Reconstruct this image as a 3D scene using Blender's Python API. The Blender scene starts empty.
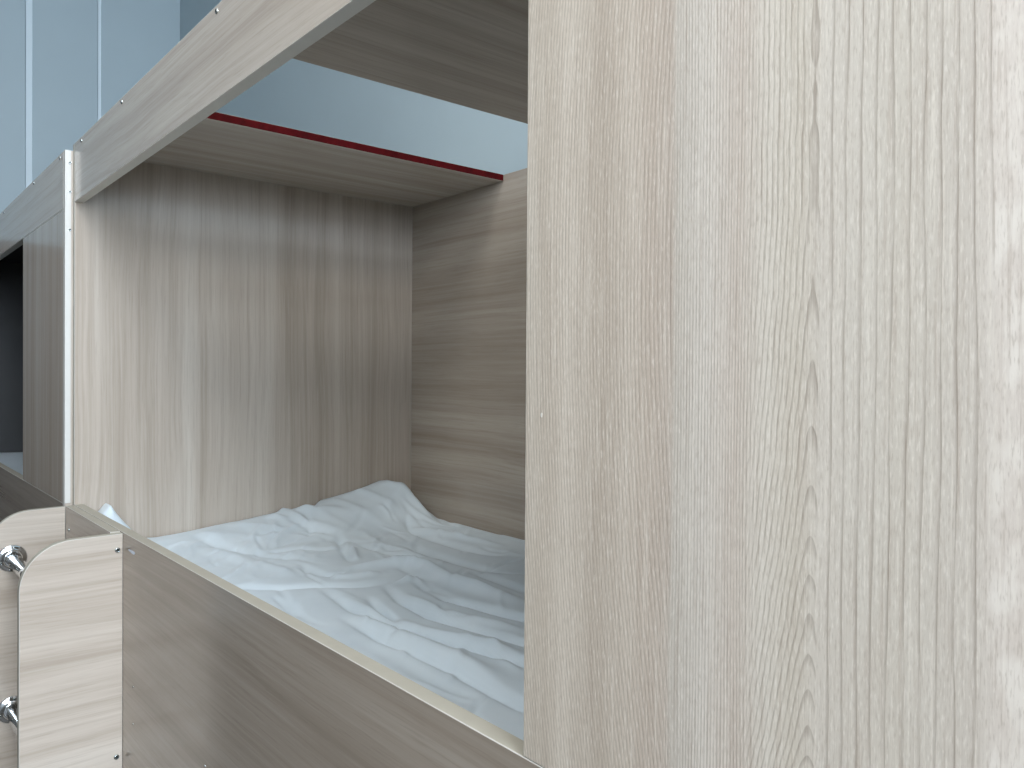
import bpy, bmesh, math, random
import numpy as np
from mathutils import Matrix, Vector
random.seed(7)
S = bpy.context.scene
C = S.collection
# ------------------------------------------------------------------ camera
# world axes: X runs into the bunk (width), Y runs along the bunk row, Z is up
CAM_Z = 1.40
F_PX, YAW, PITCH, ROLL = 798.13, 0.7006, 0.0090, 0.0065
def cam_axes():
    sy, cy = math.sin(YAW), math.cos(YAW)
    x = Vector((cy, -sy, 0)); z = Vector((sy, cy, 0)); y = Vector((0, 0, -1))     # right, forward, down
    c, s = math.cos(PITCH), math.sin(PITCH)
    y, z = c * y - s * z, s * y + c * z
    c, s = math.cos(ROLL), math.sin(ROLL)
    x, y = c * x - s * y, s * x + c * y
    return x, y, z
AX, AY, AZ = cam_axes()
cam = bpy.data.cameras.new('camera')
cam.sensor_fit = 'HORIZONTAL'; cam.sensor_width = 36.0; cam.lens = F_PX / 1024 * 36.0
cam.clip_start = 0.02
co = bpy.data.objects.new('camera', cam); C.objects.link(co)
m = Matrix((AX, -AY, -AZ)).transposed().to_4x4(); m.translation = (0, 0, CAM_Z)
co.matrix_world = m
S.camera = co
def hit(u, v, axis, val):
    """pixel -> point on the world plane axis = val"""
    d = AX * ((u - 512) / F_PX) + AY * ((v - 384) / F_PX) + AZ
    o = Vector((0, 0, CAM_Z)); i = 'XYZ'.index(axis)
    return o + d * ((val - o[i]) / d[i])
# ------------------------------------------------------------------ light
S.view_settings.view_transform = 'Standard'; S.view_settings.look = 'None'
S.view_settings.gamma = 1.0; S.view_settings.use_curve_mapping = False
S.view_settings.exposure = 0.02
W = bpy.data.worlds.new('sky'); S.world = W; W.use_nodes = True
W.node_tree.nodes['Background'].inputs[0].default_value = (0.62, 0.78, 1.0, 1)
W.node_tree.nodes['Background'].inputs[1].default_value = 1.0
def area(name, loc, rot, sx, sy, power, col):
    l = bpy.data.lights.new(name, 'AREA'); l.shape = 'RECTANGLE'; l.size = sx; l.size_y = sy
    l.energy = power; l.color = col
    o = bpy.data.objects.new(name, l); C.objects.link(o); o.location = loc; o.rotation_euler = rot
    return o
ROOM_X0, ROOM_X1, ROOM_Y0, ROOM_Y1, ROOM_H = -1.35, 1.425, -3.2, 4.52, 3.9
WIN = (-1.10, 0.52, 1.30, 3.60)          # tall window in the near end wall: x0, x1, z0, z1
area('window_and_fill_light', ((WIN[0]+WIN[1])/2, ROOM_Y0 + 0.03, (WIN[2]+WIN[3])/2), (math.radians(90), 0, 0),
     WIN[1]-WIN[0]-0.08, WIN[3]-WIN[2]-0.1, 172, (0.86, 0.995, 1.17))
FILL_WIN = (-2.05, 0.45, 1.75, 3.45)         # unseen side fill light added as an aisle-wall window: y0, y1, z0, z1
area('window_and_fill_light', (ROOM_X0 + 0.03, (FILL_WIN[0]+FILL_WIN[1])/2, (FILL_WIN[2]+FILL_WIN[3])/2), (math.radians(90), 0, math.radians(-90)),
     FILL_WIN[1]-FILL_WIN[0]-0.1, FILL_WIN[3]-FILL_WIN[2]-0.1, 24, (1.0, 0.985, 0.96))  # side fill shining from the added aisle window
FILL_PANELS = ((-1.25, 0.35, -2.95, -1.45, 72), (-1.25, 0.35, 0.0, 1.2, 33))   # unseen fill panels added to the ceiling: x0, x1, y0, y1, watts
for lx0, lx1, ly0, ly1, lw in FILL_PANELS:
    area('ceiling_fill_light', ((lx0+lx1)/2, (ly0+ly1)/2, ROOM_H-.045), (0, 0, 0), lx1-lx0-.06, ly1-ly0-.06, lw, (1.0, 0.985, 0.955))

# ------------------------------------------------------------------ materials
def new_mat(name):
    mt = bpy.data.materials.new(name); mt.use_nodes = True
    nt = mt.node_tree; return mt, nt, nt.nodes['Principled BSDF']
def srgb(r, g, b):
    f = lambda c: (c/255/12.92) if c/255 <= .04045 else ((c/255+.055)/1.055)**2.4
    return (f(r), f(g), f(b), 1)
class N:
    """tiny node-expression helper"""
    def __init__(s, nt): s.nt = nt
    def m(s, op, a, b=0.0, c=0.0):
        n = s.nt.nodes.new('ShaderNodeMath'); n.operation = op
        for i, q in enumerate((a, b, c)):
            if isinstance(q, (int, float)): n.inputs[i].default_value = q
            else: s.nt.links.new(q, n.inputs[i])
        return n.outputs[0]
    def vec(s, x, y, z):
        n = s.nt.nodes.new('ShaderNodeCombineXYZ')
        for i, q in enumerate((x, y, z)):
            if isinstance(q, (int, float)): n.inputs[i].default_value = q
            else: s.nt.links.new(q, n.inputs[i])
        return n.outputs[0]
    def noise(s, v, scale=1.0, detail=3.0, rough=.5):
        n = s.nt.nodes.new('ShaderNodeTexNoise'); n.inputs['Scale'].default_value = scale
        n.inputs['Detail'].default_value = detail; n.inputs['Roughness'].default_value = rough
        s.nt.links.new(v, n.inputs['Vector']); return n.outputs[0]
    def ramp(s, fac, stops, interp='LINEAR'):
        n = s.nt.nodes.new('ShaderNodeValToRGB'); cr = n.color_ramp; cr.interpolation = interp
        while len(cr.elements) < len(stops): cr.elements.new(0.5)
        for e, (p, c) in zip(cr.elements, stops): e.position = p; e.color = c
        s.nt.links.new(fac, n.inputs[0]); return n.outputs[0]
    def mix(s, fac, a, b, mode='MIX'):
        n = s.nt.nodes.new('ShaderNodeMix'); n.data_type = 'RGBA'; n.blend_type = mode
        for i, q in ((0, fac), (6, a), (7, b)):
            if isinstance(q, (int, float, tuple)): n.inputs[i].default_value = q
            else: s.nt.links.new(q, n.inputs[i])
        return n.outputs[2]
    def smooth(s, x, lo, hi):
        n = s.nt.nodes.new('ShaderNodeMapRange'); n.interpolation_type = 'SMOOTHSTEP'
        n.inputs[1].default_value = lo; n.inputs[2].default_value = hi
        s.nt.links.new(x, n.inputs[0]); return n.outputs[0]
    def bump(s, h, strength, dist):
        n = s.nt.nodes.new('ShaderNodeBump'); n.inputs['Strength'].default_value = strength
        n.inputs['Distance'].default_value = dist; s.nt.links.new(h, n.inputs['Height']); return n.outputs[0]
    def sep(s, v):
        n = s.nt.nodes.new('ShaderNodeSeparateXYZ'); s.nt.links.new(v, n.inputs[0]); return n.outputs
    def objco(s):
        n = s.nt.nodes.new('ShaderNodeTexCoord'); return n.outputs['Object']
def plain(name, col, rough=.5, metal=0.0, noise=0.0, nscale=8.0, spec=.5):
    mt, nt, b = new_mat(name); n = N(nt)
    b.inputs['Roughness'].default_value = rough; b.inputs['Metallic'].default_value = metal
    b.inputs['Specular IOR Level'].default_value = spec
    d = tuple(c*(1-noise) for c in col[:3]) + (1,)
    nt.links.new(n.ramp(n.noise(n.objco(), nscale), [(.35, d), (.65, col)]), b.inputs['Base Color'])
    return mt
WOOD_L, WOOD_M, WOOD_D = srgb(206, 197, 185), srgb(193, 182, 169), srgb(175, 163, 149)
def wood(name, g, rough=.17, band=15.0, contrast=1.0, tone=1.0):
    """pale elm laminate; g = axis index the grain runs along; widest across-axis carries the bands"""
    mt, nt, b = new_mat(name); n = N(nt)
    xyz = n.sep(n.objco())
    info = nt.nodes.new('ShaderNodeObjectInfo')
    off = n.m('MULTIPLY', info.outputs['Random'], 9.0)
    oth = [i for i in range(3) if i != g]
    G = n.m('ADD', xyz[g], off)
    A = n.m('ADD', xyz[oth[0]], off); B = xyz[oth[1]]
    warp = n.noise(n.vec(n.m('MULTIPLY', A, 5.0), n.m('MULTIPLY', G, 1.1), n.m('MULTIPLY', B, 5.0)), 1.0, 2.0)
    wob = n.m('MULTIPLY', n.m('SUBTRACT', warp, .5), .045)
    A2 = n.m('ADD', A, wob); B2 = n.m('ADD', B, wob)
    broad = n.noise(n.vec(n.m('MULTIPLY', A2, band), n.m('MULTIPLY', G, .30), n.m('MULTIPLY', B2, band)), 1.0, 3.0, .6)
    streak = n.noise(n.vec(n.m('MULTIPLY', A2, 130), n.m('MULTIPLY', G, 1.2), n.m('MULTIPLY', B2, 130)), 1.0, 4.0, .65)
    pores = n.noise(n.vec(n.m('MULTIPLY', A, 520), n.m('MULTIPLY', G, 14), n.m('MULTIPLY', B, 520)), 1.0, 2.0, .6)
    base = n.ramp(broad, [(.30, WOOD_D), (.50, WOOD_M), (.70, WOOD_L)])
    col = n.mix(n.m('MULTIPLY', n.smooth(streak, .48, .68), .24*contrast), base, srgb(150, 135, 120))
    col = n.mix(n.m('MULTIPLY', n.smooth(streak, .50, .30), .24*contrast), col, srgb(216, 209, 198))
    col = n.mix(n.m('MULTIPLY', n.smooth(pores, .54, .72), .20*contrast), col, srgb(146, 132, 119))
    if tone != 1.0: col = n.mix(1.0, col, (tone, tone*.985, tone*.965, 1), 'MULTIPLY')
    nt.links.new(col, b.inputs['Base Color'])
    b.inputs['Roughness'].default_value = rough
    nt.links.new(n.bump(pores, .12, .0006), b.inputs['Normal'])
    return mt
wood_x, wood_y, wood_z = wood('elm_grain_across', 0), wood('elm_grain_along', 1), wood('elm_grain_upright', 2)
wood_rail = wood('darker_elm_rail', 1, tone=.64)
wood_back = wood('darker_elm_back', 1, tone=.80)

# ---- the near front panel shows its grain close up: flames, pinstripes, wide spring-wood lines
WF, TH, Y_END, BED_W = 0.4286, 0.0200, 2.125, 0.95     # front plane, board thickness, far end panel, inside width
XB = WF + BED_W
Z_RAIL, Z_B0, Z_B1 = CAM_Z - .3116, CAM_Z + .4096, CAM_Z + .5482
TS = .018
Y_PANEL = 0.4911
def panel_y(px): return hit(px, 400, 'X', WF).y
def wood_close():
    mt, nt, b = new_mat('elm_close_grain'); n = N(nt)
    geo = nt.nodes.new('ShaderNodeNewGeometry')
    tc = n.objco(); xyz = n.sep(tc)
    # object origin sits at (WF, Y_PANEL, CAM_Z): u = metres from the panel's free edge, v = height
    u = n.m('MULTIPLY', xyz[1], -1.0); v = xyz[2]
    U = lambda px: Y_PANEL - panel_y(px)
    def region(a, bb, w=.002): return n.m('MULTIPLY', n.smooth(u, a-w, a+w), n.m('SUBTRACT', 1.0, n.smooth(u, bb-w, bb+w)))
    low = n.noise(n.vec(n.m('MULTIPLY', u, 14), n.m('MULTIPLY', v, 2.4), 1.7), 1.0, 2.0)
    lowc = n.m('SUBTRACT', low, .5)
    mid = n.m('SUBTRACT', n.noise(n.vec(n.m('MULTIPLY', u, 60), n.m('MULTIPLY', v, 9.0), 4.2), 1.0, 2.0), .5)
    def flame(axis_px, d, freq, taper, wob, w2=.25):
        du = n.m('SUBTRACT', u, U(axis_px))
        r = n.m('SQRT', n.m('ADD', n.m('MULTIPLY', du, du), d*d))
        f = n.m('ADD', n.m('MULTIPLY', r, freq), n.m('MULTIPLY', v, taper*freq))
        f = n.m('ADD', f, n.m('MULTIPLY', lowc, wob))
        return n.m('ADD', f, n.m('MULTIPLY', mid, w2))
    def lines(f, lo, hi):
        t = n.m('FRACT', f)
        return n.m('MULTIPLY', n.smooth(t, lo, hi), n.smooth(t, 1.0, .94))
    fine = n.noise(n.vec(n.m('MULTIPLY', u, 620), n.m('MULTIPLY', v, 11), .3), 1.0, 3.0, .6)
    fleck = n.noise(n.vec(n.m('MULTIPLY', u, 900), n.m('MULTIPLY', v, 130), .9), 1.0, 2.0, .6)
    A, Bq, Cq, D = U(671), U(818), U(988), U(1030)
    r1 = region(-.01, A, .0006); r2 = region(A, U(752), .010); r3 = region(U(752), Bq, .0010)
    r3 = n.m('MULTIPLY', n.smooth(u, U(748)-.012, U(752)+.010), n.m('SUBTRACT', 1.0, n.smooth(u, Bq-.0006, Bq+.0006)))
    r4 = n.m('MULTIPLY', n.smooth(u, Bq-.0006, Bq+.0006), n.m('SUBTRACT', 1.0, n.smooth(u, Cq-.002, Cq+.004)))
    past = n.smooth(u, U(1062)-.003, U(1062)+.003)
    r5 = n.m('MULTIPLY', n.smooth(u, Cq-.002, Cq+.004), n.m('SUBTRACT', 1.0, past))
    r4 = n.m('ADD', r4, past)
    v8 = n.m('SUBTRACT', v, .08)
    l1 = lines(n.m('ADD', flame(690, .010, 300, 0.0, 2.2, .5), n.m('MULTIPLY', n.m('MULTIPLY', v8, v8), 300*.27)), .35, .85)
    l2 = lines(n.m('ADD', n.m('MULTIPLY', u, 420), n.m('ADD', n.m('MULTIPLY', lowc, 4.0), n.m('MULTIPLY', mid, .55))), .35, .85)
    vc = n.m('MINIMUM', v, .165)
    vn = n.m('SUBTRACT', n.noise(n.vec(n.m('MULTIPLY', u, 9.0), n.m('MULTIPLY', v, 26.0), 3.0), 1.0, 2.0), .5)
    crest = n.m('SUBTRACT', n.m('ADD', n.m('MULTIPLY', vc, 25.0), n.m('MULTIPLY', vn, 1.0)), n.m('MULTIPLY', n.m('MULTIPLY', vc, vc), 70.0))
    l3 = lines(n.m('ADD', flame(811, .0055, 290, 0.0, 1.6, .35), crest), .55, .92)
    l4 = lines(n.m('ADD', n.m('MULTIPLY', u, 118), n.m('ADD', n.m('MULTIPLY', lowc, 2.6), n.m('MULTIPLY', mid, .5))), .66, .95)
    acc = n.m('MULTIPLY', l1, n.m('MULTIPLY', r1, .42))
    for l, r, k in ((l2, r2, .50), (l3, r3, .54), (l4, r4, .56)):
        acc = n.m('ADD', acc, n.m('MULTIPLY', l, n.m('MULTIPLY', r, k)))
    acc = n.m('MULTIPLY', acc, n.m('ADD', .55, n.m('MULTIPLY', n.smooth(fine, .35, .6), .45)))
    # broad bands of the veneer leaves
    un = n.m('DIVIDE', n.m('ADD', u, n.m('MULTIPLY', lowc, .012)), U(1040))
    P = lambda px: max(0.0, min(1.0, U(px)/U(1040)))
    bandc = n.ramp(un, [(0, srgb(202, 196, 186)), (P(545), srgb(196, 188, 177)), (P(565), srgb(210, 203, 193)), (P(600), srgb(190, 181, 170)), (P(628), srgb(204, 196, 186)), (P(650), srgb(196, 186, 176)),
                        (P(669), srgb(196, 187, 178)), (P(674), srgb(198, 194, 187)), (P(705), srgb(212, 208, 202)), (P(735), srgb(203, 195, 187)),
                        (P(765), srgb(213, 209, 201)), (P(800), srgb(204, 199, 189)), (P(822), srgb(207, 203, 196)), (P(900), srgb(203, 199, 191)),
                        (P(975), srgb(201, 196, 189)), (P(1000), srgb(213, 207, 201)), (1, srgb(214, 208, 203))])
    warm = n.noise(n.vec(n.m('MULTIPLY', u, 22), n.m('MULTIPLY', v, 2.0), 8.0), 1.0, 2.0)
    col = n.mix(n.m('MULTIPLY', n.smooth(warm, .45, .7), .12), bandc, srgb(190, 177, 163))
    cloud = n.noise(n.vec(n.m('MULTIPLY', u, 60), n.m('MULTIPLY', v, 34), 5.0), 1.0, 3.0)
    col = n.mix(n.m('MULTIPLY', n.m('MULTIPLY', n.smooth(cloud, .42, .66), r5), .7), col, srgb(232, 229, 224))
    col = n.mix(n.m('MULTIPLY', n.smooth(fine, .52, .72), .40), col, srgb(172, 160, 149))
    col = n.mix(n.m('MULTIPLY', n.smooth(fine, .46, .30), .45), col, srgb(226, 222, 214))
    col = n.mix(n.m('MULTIPLY', n.smooth(fleck, .52, .70), .42), col, srgb(172, 163, 153))
    col = n.mix(n.m('MULTIPLY', n.smooth(fleck, .46, .30), .40), col, srgb(232, 229, 223))
    col = n.mix(acc, col, srgb(146, 136, 127))
    col = n.mix(1.0, col, (1.0, .965, .915, 1), 'MULTIPLY')
    nt.links.new(col, b.inputs['Base Color'])
    b.inputs['Roughness'].default_value = .42
    h = n.m('SUBTRACT', n.m('MULTIPLY', fine, .5), acc)
    nt.links.new(n.bump(h, .22, .0006), b.inputs['Normal'])
    return mt
wood_near = wood_close()
band_m = plain('pale_edge_band', srgb(178, 173, 159), .45, noise=.06, nscale=30)
lip_m = plain('edge_lip_highlight', srgb(200, 197, 189), .35, noise=.02, nscale=30)  # pale edge band, with the arris highlight put into its colour
beam_edge_m = plain('bounce_lit_beam_edge', srgb(240, 236, 226), .4, noise=.03, nscale=30)  # cream edging, lightened to stand in for light bounced off the floor
shaded_end_m = plain('shaded_end_board', srgb(62, 63, 64), .5, noise=.08, nscale=10)  # shadow on the farther bunk's end panel, put into its colour
shaded_roof_m = plain('shaded_roof_board', srgb(22, 22, 22), .6, noise=.1, nscale=10)  # shade under the farther bunk's roof, put into the board's colour
white_m = plain('white_post_strip', srgb(216, 215, 209), .4, noise=.03, nscale=14)
red_m = plain('bare_red_board_edge', srgb(72, 8, 11), .8, noise=.35, nscale=60, spec=.08)
steel = plain('zinc_screw', srgb(196, 202, 200), .25, 1.0, noise=.1, nscale=200)
recess_m = plain('screw_recess', srgb(40, 48, 46), .6, .3, noise=.2, nscale=300)
chrome = plain('chrome', srgb(225, 228, 230), .07, 1.0, noise=.02, nscale=50)
wall_m = plain('blue_grey_wall_panel', srgb(176, 192, 198), .5, noise=.03, nscale=3)
aisle_m = plain('grey_aisle_wall', srgb(128, 126, 122), .6, noise=.05, nscale=3)
plaster_m = plain('off_white_plaster', srgb(196, 192, 186), .7, noise=.03, nscale=3)
strip_m = plain('pale_joint_strip', srgb(222, 236, 242), .45, noise=.03, nscale=3)
ceil_m = plain('white_ceiling', srgb(222, 226, 228), .8, noise=.03, nscale=3)
floor_m = plain('grey_vinyl_floor', srgb(84, 80, 75), .45, noise=.15, nscale=6)
door_m = plain('brown_door', srgb(66, 54, 42), .4, noise=.2, nscale=5)
mattress_m = plain('white_ticking', srgb(225, 227, 228), .9, noise=.05, nscale=40)
panel_frame_m = plain('fill_panel_and_frame', srgb(235, 235, 235), .5, noise=.02)
smear_m = plain('pale_bluish_smear', srgb(205, 215, 232), .3, noise=.1, nscale=80)
mt, nt, b = new_mat('window_glass'); n = N(nt)
b.inputs['Transmission Weight'].default_value = 1.0; b.inputs['Roughness'].default_value = 0.0; b.inputs['IOR'].default_value = 1.45
glass_m = mt
mt, nt, b = new_mat('white_sheet_cloth'); n = N(nt)
cv = n.objco()
nt.links.new(n.ramp(n.noise(cv, 9.0), [(.3, srgb(216, 229, 237)), (.7, srgb(226, 238, 245))]), b.inputs['Base Color'])
b.inputs['Roughness'].default_value = .75; b.inputs['Sheen Weight'].default_value = .15
nt.links.new(n.bump(n.noise(cv, 900.0, 1.0), .05, .0005), b.inputs['Normal'])
sheet_m = mt

# ------------------------------------------------------------------ helpers
def link(name, me, parent=None, loc=(0, 0, 0)):
    o = bpy.data.objects.new(name, me); C.objects.link(o); o.location = loc
    if parent is not None: o.parent = parent
    return o
def tag(o, label=None, cat=None, group=None, kind=None):
    for k, v in (('label', label), ('category', cat), ('group', group), ('kind', kind)):
        if v: o[k] = v
    return o
def board(name, x, y, z, mat, parent=None, flat=None, edge=None, lip=None, bevel=.0008, origin=None, faces=None):
    """a board between x/y/z ranges; its two big faces take mat, its narrow edges the edge band, its arrises the lip"""
    x0, x1 = x; y0, y1 = y; z0, z1 = z
    o0 = Vector(origin) if origin else Vector(((x0+x1)/2, (y0+y1)/2, (z0+z1)/2))
    bm = bmesh.new(); bmesh.ops.create_cube(bm, size=1.0)
    for v in bm.verts:
        v.co = Vector(((x0+x1)/2 + v.co.x*(x1-x0), (y0+y1)/2 + v.co.y*(y1-y0), (z0+z1)/2 + v.co.z*(z1-z0))) - o0
    if bevel: bmesh.ops.bevel(bm, geom=bm.edges[:], offset=bevel, segments=2, affect='EDGES', profile=.5)
    dims = (x1-x0, y1-y0, z1-z0); thin = flat if flat is not None else dims.index(min(dims))
    me = bpy.data.meshes.new(name)
    me.materials.append(mat); me.materials.append(edge or mat); me.materials.append(lip or edge or mat)
    bm.normal_update()
    for f in bm.faces:
        nn = [abs(c) for c in f.normal]; k = nn.index(max(nn))
        if max(nn) < .99: f.material_index = 2
        elif k != thin: f.material_index = 1
        if faces and max(nn) > .99:
            key = ('-' if f.normal[k] < 0 else '+') + 'xyz'[k]
            if key in faces:
                if faces[key].name not in [q.name for q in me.materials]: me.materials.append(faces[key])
                f.material_index = [q.name for q in me.materials].index(faces[key].name)
    bm.to_mesh(me); bm.free()
    p0 = parent.location if parent is not None else Vector((0, 0, 0))
    # parents are never rotated: the child's location is relative
    base = world_loc(parent) if parent is not None else Vector((0, 0, 0))
    return link(name, me, parent, o0 - base)
def world_loc(o):
    v = Vector((0, 0, 0))
    while o is not None: v = v + o.location; o = o.parent
    return v
def mesh_at(name, bm, mats, parent, wloc, smooth=False):
    me = bpy.data.meshes.new(name)
    for q in mats: me.materials.append(q)
    if smooth:
        for f in bm.faces: f.smooth = True
    bm.to_mesh(me); bm.free()
    base = world_loc(parent) if parent is not None else Vector((0, 0, 0))
    return link(name, me, parent, Vector(wloc) - base)
# one screw mesh for each facing axis: a domed head with a dark cross recess
def screw_mesh(axis, sgn, r=.0042, h=.0022):
    prof = [(r, 0), (r, h*.35), (r*.86, h*.75), (r*.55, h), (r*.50, h*.62), (0, h*.55)]
    bm = bmesh.new(); n_ = 16; rings = []
    for pr, ph in prof[:-1]:
        rings.append([bm.verts.new((pr*math.cos(2*math.pi*k/n_), pr*math.sin(2*math.pi*k/n_), ph)) for k in range(n_)])
    tip = bm.verts.new((0, 0, prof[-1][1]))
    for i in range(len(rings)-1):
        for k in range(n_):
            f = bm.faces.new((rings[i][k], rings[i][(k+1) % n_], rings[i+1][(k+1) % n_], rings[i+1][k])); f.material_index = 1 if i == 3 else 0
    for k in range(n_):
        f = bm.faces.new((rings[-1][k], rings[-1][(k+1) % n_], tip)); f.material_index = 1
    d = Vector((0, 0, 0)); d['xyz'.index(axis)] = sgn
    bm.transform(Vector((0, 0, 1)).rotation_difference(d).to_matrix().to_4x4())
    me = bpy.data.meshes.new('screw'); me.materials.append(steel); me.materials.append(recess_m)
    for f in bm.faces: f.smooth = True
    bm.to_mesh(me); bm.free(); return me
SCREW_X, SCREW_Y = screw_mesh('x', -1), screw_mesh('y', -1)
def screw(parent, wloc, me): return link('screw', me, parent, Vector(wloc) - world_loc(parent))

# ------------------------------------------------------------------ the room
def slab(name, x, y, z, mat, parent=None):
    o = board(name, x, y, z, mat, parent, bevel=0)
    if parent is None: o['kind'] = 'structure'
    return o
slab('floor', (ROOM_X0, ROOM_X1), (ROOM_Y0, ROOM_Y1), (-.05, 0), floor_m)
slab('ceiling', (ROOM_X0, ROOM_X1), (ROOM_Y0, ROOM_Y1), (ROOM_H, ROOM_H+.05), ceil_m)
slab('wall_back', (ROOM_X1, ROOM_X1+.1), (ROOM_Y0-.1, ROOM_Y1+.1), (0, ROOM_H), wall_m)
wa = slab('wall_aisle', (ROOM_X0-.1, ROOM_X0), (FILL_WIN[1], ROOM_Y1+.1), (0, ROOM_H), aisle_m)
slab('wall_pier', (ROOM_X0-.1, ROOM_X0), (ROOM_Y0-.1, FILL_WIN[0]), (0, ROOM_H), aisle_m, wa)
slab('wall_below_window', (ROOM_X0-.1, ROOM_X0), (FILL_WIN[0], FILL_WIN[1]), (0, FILL_WIN[2]), aisle_m, wa)
slab('wall_above_window', (ROOM_X0-.1, ROOM_X0), (FILL_WIN[0], FILL_WIN[1]), (FILL_WIN[3], ROOM_H), aisle_m, wa)
w2 = slab('added_side_window', (ROOM_X0-.07, ROOM_X0-.062), (FILL_WIN[0], FILL_WIN[1]), (FILL_WIN[2], FILL_WIN[3]), glass_m)  # unseen window added around the side fill light
ym = (FILL_WIN[0]+FILL_WIN[1])/2
for a, c, e, g in ((FILL_WIN[0], FILL_WIN[0]+.05, FILL_WIN[2], FILL_WIN[3]), (FILL_WIN[1]-.05, FILL_WIN[1], FILL_WIN[2], FILL_WIN[3]), (ym-.025, ym+.025, FILL_WIN[2], FILL_WIN[3]),
                   (FILL_WIN[0], FILL_WIN[1], FILL_WIN[2], FILL_WIN[2]+.05), (FILL_WIN[0], FILL_WIN[1], FILL_WIN[3]-.05, FILL_WIN[3])):
    board('window_frame', (ROOM_X0-.09, ROOM_X0-.04), (a, c), (e, g), panel_frame_m, w2)
# far end wall: cladding panels with paler joint strips between them
DOOR = (-.62, .30, 1.98)
wf = slab('wall_far', (ROOM_X0, ROOM_X1), (ROOM_Y1+.012, ROOM_Y1+.1), (0, ROOM_H), strip_m)
jx = [hit(29.0, 90, 'Y', ROOM_Y1).x, hit(99.5, 60, 'Y', ROOM_Y1).x]
hw = [.0150, .0085]
xs = [(jx[1]+hw[1], ROOM_X1), (jx[0]+hw[0], jx[1]-hw[1])]
xe = jx[0]-hw[0]
xs.append((DOOR[1]+.06, xe)); xs.append((ROOM_X0, DOOR[0]-.06))
for a, c in xs: board('wall_panel', (a, c), (ROOM_Y1, ROOM_Y1+.012), (0, ROOM_H), wall_m, wf, bevel=.002)
board('wall_panel', (DOOR[0]-.055, DOOR[1]+.055), (ROOM_Y1, ROOM_Y1+.012), (DOOR[2]+.06, ROOM_H), wall_m, wf, bevel=.002)
for i, (c, h_) in enumerate(zip(jx, hw)):
    slab('trim_%d' % (i+1), (c-h_+.001, c+h_-.001), (ROOM_Y1-.004, ROOM_Y1+.012), (0, ROOM_H), strip_m)
d1 = slab('door_1', (DOOR[0], DOOR[1]), (ROOM_Y1-.01, ROOM_Y1+.012), (0, DOOR[2]), door_m)
for a, c in ((DOOR[0]-.055, DOOR[0]), (DOOR[1], DOOR[1]+.055)): board('door_frame', (a, c), (ROOM_Y1-.02, ROOM_Y1+.012), (0, DOOR[2]), door_m, d1)
board('door_frame', (DOOR[0]-.055, DOOR[1]+.055), (ROOM_Y1-.02, ROOM_Y1+.012), (DOOR[2], DOOR[2]+.055), door_m, d1)
# near end wall with the window that lights the room
wn = slab('wall_window', (ROOM_X0, WIN[0]), (ROOM_Y0-.1, ROOM_Y0), (0, ROOM_H), plaster_m)
slab('wall_pier', (WIN[1], ROOM_X1), (ROOM_Y0-.1, ROOM_Y0), (0, ROOM_H), plaster_m, wn)
slab('wall_below_window', (WIN[0], WIN[1]), (ROOM_Y0-.1, ROOM_Y0), (0, WIN[2]), plaster_m, wn)
slab('wall_above_window', (WIN[0], WIN[1]), (ROOM_Y0-.1, ROOM_Y0), (WIN[3], ROOM_H), plaster_m, wn)
w1 = slab('window_1', (WIN[0], WIN[1]), (ROOM_Y0-.07, ROOM_Y0-.062), (WIN[2], WIN[3]), glass_m)
xm = (WIN[0]+WIN[1])/2
for a, c, e, g in ((WIN[0], WIN[0]+.05, WIN[2], WIN[3]), (WIN[1]-.05, WIN[1], WIN[2], WIN[3]), (xm-.025, xm+.025, WIN[2], WIN[3]),
                   (WIN[0], WIN[1], WIN[2], WIN[2]+.05), (WIN[0], WIN[1], WIN[3]-.05, WIN[3])):
    board('window_frame', (a, c), (ROOM_Y0-.09, ROOM_Y0-.04), (e, g), panel_frame_m, w1)
for (lx0, lx1, ly0, ly1, lw), lb in zip(FILL_PANELS, ('added unseen fill-light panel on the ceiling beside the end window', 'added unseen fill-light panel above the aisle in front of the nearest bunk')):
    tag(board('ceiling_fill_panel', (lx0, lx1), (ly0, ly1), (ROOM_H-.04, ROOM_H), panel_frame_m), lb, 'fill_light', 'added fill panels')

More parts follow.
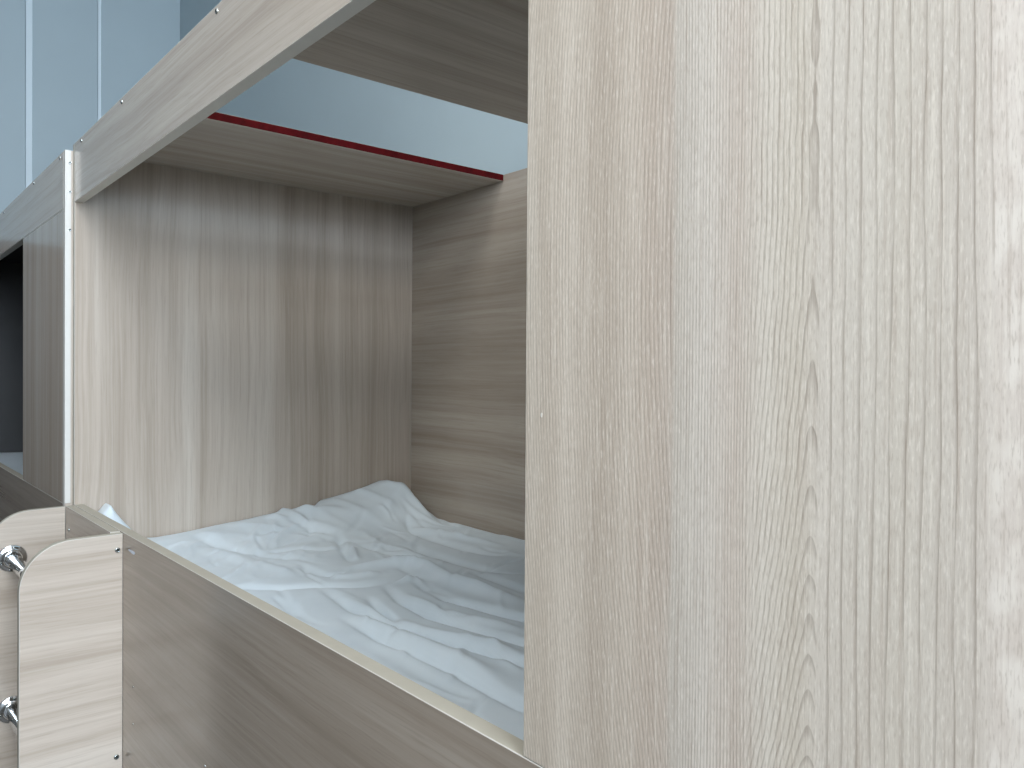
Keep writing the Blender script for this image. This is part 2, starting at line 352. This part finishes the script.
# ------------------------------------------------------------------ bunk beds
def frame(name, loc, label):
    o = bpy.data.objects.new(name, None); C.objects.link(o); o.location = loc
    return tag(o, label, 'bunk bed', 'bunk beds in the row')
def bunk(root, wf, y0, y1, zt, panel_w, near):
    """shared carcass: y0..y1 between the outer faces of the end panels; wf = front plane; zt = top"""
    zb0 = zt - (Z_B1 - Z_B0); xb = wf + BED_W
    yi0, yi1 = y0 + TS, y1 - TS
    board('end_panel', (wf, xb), (yi1, y1), (0, zt), wood_z if near else shaded_end_m, root, edge=band_m, lip=lip_m)
    ep = board('end_panel', (wf, xb), (y0, yi0), (0, zt), wood_z, root, edge=band_m if near else white_m, lip=lip_m,
               faces=None)
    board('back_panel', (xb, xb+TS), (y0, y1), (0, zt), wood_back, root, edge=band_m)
    beam = board('top_beam', (wf, wf+TH), (yi0+.0005, yi1-.0008), (zb0, zt), wood_y, root, edge=beam_edge_m, lip=beam_edge_m)
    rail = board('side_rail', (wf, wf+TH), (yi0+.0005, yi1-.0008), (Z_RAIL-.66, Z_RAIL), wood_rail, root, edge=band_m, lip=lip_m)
    board('plinth_rail', (wf, wf+TH), (yi0+.0005, yi1-.0008), (.0, .30), wood_y, root, edge=band_m, lip=lip_m)
    pn = board('front_panel', (wf, wf+TH), (yi0+.0005, yi0+panel_w), (Z_RAIL+.0006, zb0-.0006), wood_near if near else wood_z, root,
               edge=band_m, lip=lip_m, origin=(wf, yi0+panel_w, CAM_Z))
    board('bed_deck', (wf+TH, xb), (yi0, yi1), (Z_RAIL-.30, Z_RAIL-.28), wood_y, root, edge=band_m)
    board('bed_deck', (wf+TH, xb), (yi0, yi1), (.20, .22), wood_y, root, edge=band_m)
    return beam, rail, pn, ep
BED_Y0 = -0.065
bed = frame('bunk_bed', ((WF+XB)/2, (BED_Y0+Y_END+TS)/2, 0), 'nearest pale wood bunk bed with open front and rumpled white sheet inside')
beam, rail, pn, _ = bunk(bed, WF, BED_Y0, Y_END+TS, Z_B1, Y_PANEL-BED_Y0-TS, True)
# boards lying across the open top, flush with the top edge
YS, YO = 1.6752, 1.264
board('shelf_board', (WF+TH+.001, XB-.001), (YS, Y_END-.001), (Z_B1-TS, Z_B1), wood_x, bed, edge=band_m, faces={'-y': red_m}, bevel=.0006)
board('shelf_board', (WF+TH+.001, XB-.001), (BED_Y0+TS+.001, YO), (Z_B1-TS, Z_B1), wood_x, bed, edge=band_m, bevel=.0006)
for u, v in ((217, 13), (122, 103), (81.5, 142.5)):
    p = hit(u, v, 'X', WF); screw(beam, (WF, p.y, Z_B1-.0095), SCREW_X)
for u, v in ((133, 687), (133, 724), (205, 766)):
    p = hit(u, v, 'X', WF); s_ = screw(rail, (WF, p.y, p.z), SCREW_X); s_.scale = (.4, .5, .5)
# pale bluish smear by the ladder, small white chip on the near panel
def smear(name, parent, c, ry, rz, mat, axis_x):
    bm = bmesh.new(); n_ = 14
    vs = []
    for k in range(n_):
        a = 2*math.pi*k/n_; q = 1 + .18*math.sin(3*a+1)
        vs.append(bm.verts.new((-.0004, ry*q*math.cos(a), rz*q*math.sin(a))))
    lo = [bm.verts.new((.0002, v.co.y*1.15, v.co.z*1.15)) for v in vs]
    bm.faces.new(vs[::-1])
    for k in range(n_): bm.faces.new((vs[k], vs[(k+1) % n_], lo[(k+1) % n_], lo[k]))
    bmesh.ops.recalc_face_normals(bm, faces=bm.faces[:])
    return mesh_at(name, bm, [mat], parent, (axis_x, c.y, c.z))
smear('pale_smear', rail, hit(132, 552, 'X', WF), .020, .0028, smear_m, WF)
smear('paint_chip', pn, hit(541.5, 415, 'X', WF), .0008, .0016, lip_m, WF)

# ---- ladder on the front: two round-shouldered sides, backing board, chrome rungs in flanges
X_OUT = .2520
def ladder_side(y0, y1, xback):
    R_ = .088; zt = Z_RAIL-.003
    pts = [(xback, .0), (xback, zt), (X_OUT+R_, zt-.0012)]
    for k in range(1, 13):
        a = math.pi/2 + math.pi/2*k/12
        pts.append((X_OUT+R_ + R_*math.cos(a), zt-.0012-R_ + R_*math.sin(a)))
    pts.append((X_OUT, .0))
    c = Vector(((X_OUT+xback)/2, (y0+y1)/2, zt/2))
    bm = bmesh.new()
    fr = [bm.verts.new((x-c.x, y0-c.y, z-c.z)) for x, z in pts]; bk = [bm.verts.new((x-c.x, y1-c.y, z-c.z)) for x, z in pts]
    bm.faces.new(fr); bm.faces.new(bk[::-1]); k_ = len(pts)
    for i in range(k_):
        f = bm.faces.new((fr[i], bk[i], bk[(i+1) % k_], fr[(i+1) % k_])); f.material_index = 1
    bmesh.ops.recalc_face_normals(bm, faces=bm.faces[:])
    ed = [e for e in bm.edges if abs(e.verts[0].co.y-e.verts[1].co.y) < 1e-6]
    r = bmesh.ops.bevel(bm, geom=ed, offset=.001, segments=1, affect='EDGES')
    for f in r['faces']: f.material_index = 2
    return mesh_at('ladder_side', bm, [wood_x, band_m, lip_m], bed, c)
Y_L0 = 1.6974
side_n = ladder_side(Y_L0, Y_L0+TS, WF-.0003)
side_f = ladder_side(Y_END, Y_END+TS-.001, WF-.0185)
tag(side_n, 'pale near ladder side with rounded shoulder')
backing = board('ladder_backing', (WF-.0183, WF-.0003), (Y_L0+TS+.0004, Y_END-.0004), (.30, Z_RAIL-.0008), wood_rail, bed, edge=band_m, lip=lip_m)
p = hit(69, 530, 'X', WF-.0183); s_ = screw(backing, p, SCREW_X)
for u, v in ((117.5, 550), (116.5, 757)):
    p = hit(u, v, 'Y', Y_L0); q = screw(side_n, (p.x, Y_L0, p.z), SCREW_Y); q.scale = (1.25, 1.25, 1.25)
def lathe_y(prof, n_=28):
    bm = bmesh.new(); rings = []
    for y_, r_ in prof: rings.append([bm.verts.new((r_*math.cos(2*math.pi*k/n_), y_, r_*math.sin(2*math.pi*k/n_))) for k in range(n_)])
    for i in range(len(rings)-1):
        for k in range(n_): bm.faces.new((rings[i][k], rings[i][(k+1) % n_], rings[i+1][(k+1) % n_], rings[i+1][k]))
    bm.faces.new(rings[0]); bm.faces.new(rings[-1][::-1]); bmesh.ops.recalc_face_normals(bm, faces=bm.faces[:])
    return bm
RX = .3015
ry0, ry1 = Y_L0+TS, Y_END
rung_me = fl_me = None
zs = [CAM_Z-.4215, CAM_Z-.768, CAM_Z-1.115]
for z in zs:
    c = (RX, (ry0+ry1)/2, z); hl = (ry1-ry0)/2
    if rung_me is None:
        rg = mesh_at('ladder_rung', lathe_y([(-hl, .0145), (hl, .0145)]), [chrome], bed, c, True); rung_me = rg.data
        f1 = mesh_at('rung_flange', lathe_y([(0, .031), (-.002, .031), (-.0045, .029), (-.006, .024), (-.0075, .0205), (-.011, .0185), (-.0125, .0175), (-.0125, .0146)]),
                     [chrome], rg, (RX, ry1, z), True); fl_me = f1.data
    else:
        rg = link('ladder_rung', rung_me, bed, Vector(c)-world_loc(bed))
        f1 = link('rung_flange', fl_me, rg, Vector((RX, ry1, z))-world_loc(rg))
    f2 = link('rung_flange', fl_me, rg, Vector((RX, ry0, z))-world_loc(rg)); f2.scale = (1, -1, 1)
    for k in range(3):
        a = math.radians(80 + 120*k)
        q = link('screw', SCREW_Y, rg, Vector((RX+.0245*math.cos(a), ry1-.0058, z+.0245*math.sin(a)))-world_loc(rg)); q.scale = (.8, .8, .8)

# ---- the next bunk in the row, standing slightly forward of the first
WF2 = .4122; Y20 = Y_END+TS+.0035; ZT2 = CAM_Z+.5345
bed2 = frame('bunk_bed', (WF2+BED_W/2, Y20+1.1, 0), 'farther pale wood bunk bed at left behind the white edge strip')
beam2, rail2, pn2, ep2 = bunk(bed2, WF2, Y20, Y20+2.2, ZT2, hit(23, 300, 'X', WF2).y-Y20-TS, False)
board('roof_board', (WF2+TH+.001, WF2+BED_W-.001), (Y20+TS+.001, Y20+2.2-TS-.001), (ZT2-TS, ZT2), shaded_roof_m, bed2, edge=band_m, bevel=.0006)
for u, v in ((60, 157), (34, 184), (4, 215)):
    p = hit(u, v, 'X', WF2); screw(beam2, (WF2, p.y, ZT2-.0085), SCREW_X)
# white strip on the face of its near end panel that stands proud of the first bunk
st = board('edge_strip', (WF2, WF2+.0125), (Y20-.0012, Y20), (Z_RAIL+.002, ZT2), white_m, bed2, bevel=.0003)
for v in (163, 192, 230):
    p = hit(70.5, v, 'Y', Y20); q = screw(st, (WF2+.0105, Y20-.0012, p.z), SCREW_Y); q.scale = (.8, .6, .8)

# ------------------------------------------------------------------ bedding
Z_SH = CAM_Z - .421
def mattress(name, x0, x1, y0, y1, ztop, label):
    bm = bmesh.new(); bmesh.ops.create_cube(bm, size=1.0); h = .13
    c = Vector(((x0+x1)/2, (y0+y1)/2, ztop-h/2))
    for v in bm.verts: v.co = Vector((v.co.x*(x1-x0), v.co.y*(y1-y0), v.co.z*h))
    bmesh.ops.bevel(bm, geom=bm.edges[:], offset=.03, segments=4, affect='EDGES', profile=.5)
    o = mesh_at(name, bm, [mattress_m], None, c, True)
    return tag(o, label, 'mattress')
def sheet(name, x0, x1, y0, y1, hfun, label, nx, ny, drop=.09):
    xs = np.linspace(x0, x1, nx); ys = np.linspace(y0, y1, ny)
    X, Y = np.meshgrid(xs, ys, indexing='ij'); Z = hfun(X, Y)
    verts = np.stack([X, Y, Z], -1).reshape(-1, 3)
    idx = np.arange(nx*ny).reshape(nx, ny)
    faces = np.stack([idx[:-1, :-1], idx[1:, :-1], idx[1:, 1:], idx[:-1, 1:]], -1).reshape(-1, 4).tolist()
    verts = verts.tolist()
    # the sheet hangs down the mattress sides
    ring = list(idx[:, 0]) + list(idx[-1, 1:]) + list(idx[-2::-1, -1]) + list(idx[0, -2:0:-1])
    base = len(verts)
    for i in ring:
        v = verts[i]; verts.append([v[0], v[1], Z_SH-drop])
    k = len(ring)
    for i in range(k): faces.append([int(ring[i]), base+i, base+(i+1) % k, int(ring[(i+1) % k])])
    c = Vector(((x0+x1)/2, (y0+y1)/2, Z_SH))
    me = bpy.data.meshes.new(name); me.from_pydata([(v[0]-c.x, v[1]-c.y, v[2]-c.z) for v in verts], [], faces)
    for pl in me.polygons: pl.use_smooth = True
    me.materials.append(sheet_m)
    bm = bmesh.new(); bm.from_mesh(me); bmesh.ops.recalc_face_normals(bm, faces=bm.faces[:]); bm.to_mesh(me); bm.free()
    return tag(link(name, me, None, c), label, 'sheet')
def seg_dist(X, Y, poly):
    best = np.full(X.shape, 9.0); par = np.zeros(X.shape); n_ = len(poly)-1
    for i in range(n_):
        ax, ay = poly[i]; bx, by = poly[i+1]; dx, dy = bx-ax, by-ay
        t = np.clip(((X-ax)*dx+(Y-ay)*dy)/(dx*dx+dy*dy+1e-12), 0, 1)
        d = np.hypot(X-ax-t*dx, Y-ay-t*dy); s = d < best
        best = np.where(s, d, best); par = np.where(s, (i+t)/n_, par)
    return best, par
# fold lines read off the photograph, laid on the mattress top
VALLEYS = [
 ([(322,589),(349.5,605.6),(388.6,625),(439,641.8),(478,650),(523,663),(560,674)], .011, .013),
 ([(344.6,617),(379,637),(418,653.5),(457,670),(486,684),(521,703),(550,718)], .010, .013),
 ([(412,576),(427.7,589),(447,599),(476.5,604.8),(521,616.5),(560,626)], .012, .014),
 ([(386,586),(402,600),(431.6,615),(467,625),(521,642),(560,652)], .011, .013),
 ([(470,569),(496,579),(523,589),(560,603)], .007, .018),
 ([(338,536),(342,546),(351,562)], .008, .014),
 ([(189,540),(228,548),(267,554),(306,560)], .007, .020),
 ([(224,587),(267,587),(316,585),(350,585),(388,582)], .008, .018),
 ([(306,509),(316,527)], .009, .016), ([(226,523),(236,530.5)], .007, .012),
 ([(275,595),(296.5,614.5)], .005, .010), ([(398,523),(427.7,536),(467,548),(506,556)], .008, .022),
 ([(372,603),(400,625),(430,640)], .007, .012), ([(262,551),(300,549),(335,548)], .006, .018),
 ([(368,596),(382,610),(396,620)], .006, .010), ([(280,530),(310,535),(335,536)], .006, .018),
 ([(410,545),(450,560),(500,572)], .006, .020), ([(360,640),(400,662),(440,684),(480,706)], .004, .020),
 ([(352,540),(390,552),(430,556)], .006, .020), ([(300,566),(322,574),(345,573)], .005, .012)]
RIDGES = [
 ([(349.5,567.6),(408,564.7),(427.7,569.6),(447,581),(470.6,589),(520,602)], .016, .022),
 ([(398,583),(416,579),(431,591),(455,602)], .009, .011),
 ([(340,597),(380,617),(430,634),(480,645),(522,657)], .008, .018),
 ([(355,614),(400,636),(450,657),(500,680)], .008, .020),
 ([(400,595),(440,612),(480,620),(522,630)], .007, .014),
 ([(200,547),(250,562),(300,575)], .006, .025), ([(262,521),(285,526),(305,533)], .007, .014),
 ([(406,528),(440,533),(500,545)], .008, .020), ([(330,578),(350,577),(380,573)], .006, .015),
 ([(352,548),(356,560)], .007, .010)]
def to_plane(poly): return [tuple(hit(u, v, 'Z', Z_SH)[:2]) for u, v in poly]
def sm(x, a, b):
    t = np.clip((x-a)/(b-a), 0, 1); return t*t*(3-2*t)
def vnoise(X, Y, fx, fy, seed):
    r = np.random.RandomState(seed); Z = np.zeros(X.shape)
    for k in range(7):
        a, ph = r.uniform(0, 2*math.pi, 2); s = r.uniform(.6, 1.5)
        Z += np.sin((X*fx*math.cos(a) + Y*fy*math.sin(a))*s*2*math.pi + ph)
    return Z/7
def height_main(X, Y):
    Z = np.full(X.shape, Z_SH)
    Z += .004*vnoise(X, Y, 3, 2.2, 1) + .0022*vnoise(X, Y, 7, 4, 2)
    for lst, sg in ((VALLEYS, -1), (RIDGES, 1)):
        for poly, amp, w in lst:
            d, t = seg_dist(X, Y, to_plane(poly))
            Z += sg*amp*1.3*np.exp(-(d/(w*.85))**2)*np.clip(np.minimum(t, 1-t)*5+.15, 0, 1)
    rs = np.random.RandomState(11)
    for k in range(130):
        cx, cy = rs.uniform(WF+.05, XB-.03), rs.uniform(.75, Y_END-.13)
        if rs.rand() < .45: cy = Y_END - .13 - abs(rs.normal(0, .22))
        a = rs.normal(1.25, .55); ln = rs.uniform(.03, .12); bend = rs.normal(0, .02)
        poly = [(cx + math.cos(a)*ln*t - math.sin(a)*bend*(1-t*t), cy + math.sin(a)*ln*t + math.cos(a)*bend*(1-t*t)) for t in (-1, -.5, 0, .5, 1)]
        d, t = seg_dist(X, Y, poly); w = rs.uniform(.005, .012)
        Z += rs.choice([-1, 1])*rs.uniform(.0015, .0042)*np.exp(-(d/w)**2)*np.clip(np.minimum(t, 1-t)*4, 0, 1)
    # bunched-up end against the far panel, highest near the back corner
    prof = np.interp(X, [.45,.478,.496,.530,.56,.612,.70,.858,.98,1.098,1.20,1.262,1.292,1.315,1.345,1.38],
                     [-.400,-.335,-.314,-.368,-.41,-.412,-.404,-.391,-.376,-.357,-.336,-.320,-.321,-.340,-.380,-.398]) - (Z_SH-CAM_Z)
    reach = np.interp(X, [.45,.56,.62,1.0,1.30,1.38], [.09,.12,.20,.30,.30,.14])
    k = sm(Y, Y_END-reach, Y_END-.05)
    crinkle = (.5+.5*np.sin(46*Y+9*np.sin(7*X)+14*X))**2*.009 + (.5+.5*np.sin(70*X+25*Y))**3*.006
    Z += prof*k + crinkle*k*(1-sm(Y, Y_END-.06, Y_END-.015))*sm(prof, .0, .05)
    e = np.minimum(np.minimum(X-(WF+TH), XB-X), 1e9)
    Z -= .016*(1-sm(e, 0, .025))*(1-k)
    return np.maximum(Z, Z_SH-.022)
mattress('mattress', WF+TH+.012, XB-.012, BED_Y0+TS+.02, Y_END-.02, Z_SH-.026, 'white mattress under the rumpled sheet of the nearest bunk')
sheet('bed_sheet', WF+TH+.004, XB-.004, BED_Y0+TS+.01, Y_END-.004, height_main, 'rumpled white sheet bunched at the far corner of the nearest bunk', 230, 420)
m2 = mattress('mattress', WF2+TH+.012, WF2+BED_W-.012, Y20+TS+.02, Y20+2.2-TS-.02, Z_SH-.026, 'white mattress under the sheet of the farther bunk at left')
sheet('bed_sheet', WF2+TH+.004, WF2+BED_W-.004, Y20+TS+.01, Y20+2.2-TS-.004,
      lambda X, Y: Z_SH + .055*sm(Y, Y20+1.7, Y20+2.15) + .006*vnoise(X, Y, 3, 2, 5), 'pale sheet seen through the dark opening of the farther bunk at left', 60, 120)
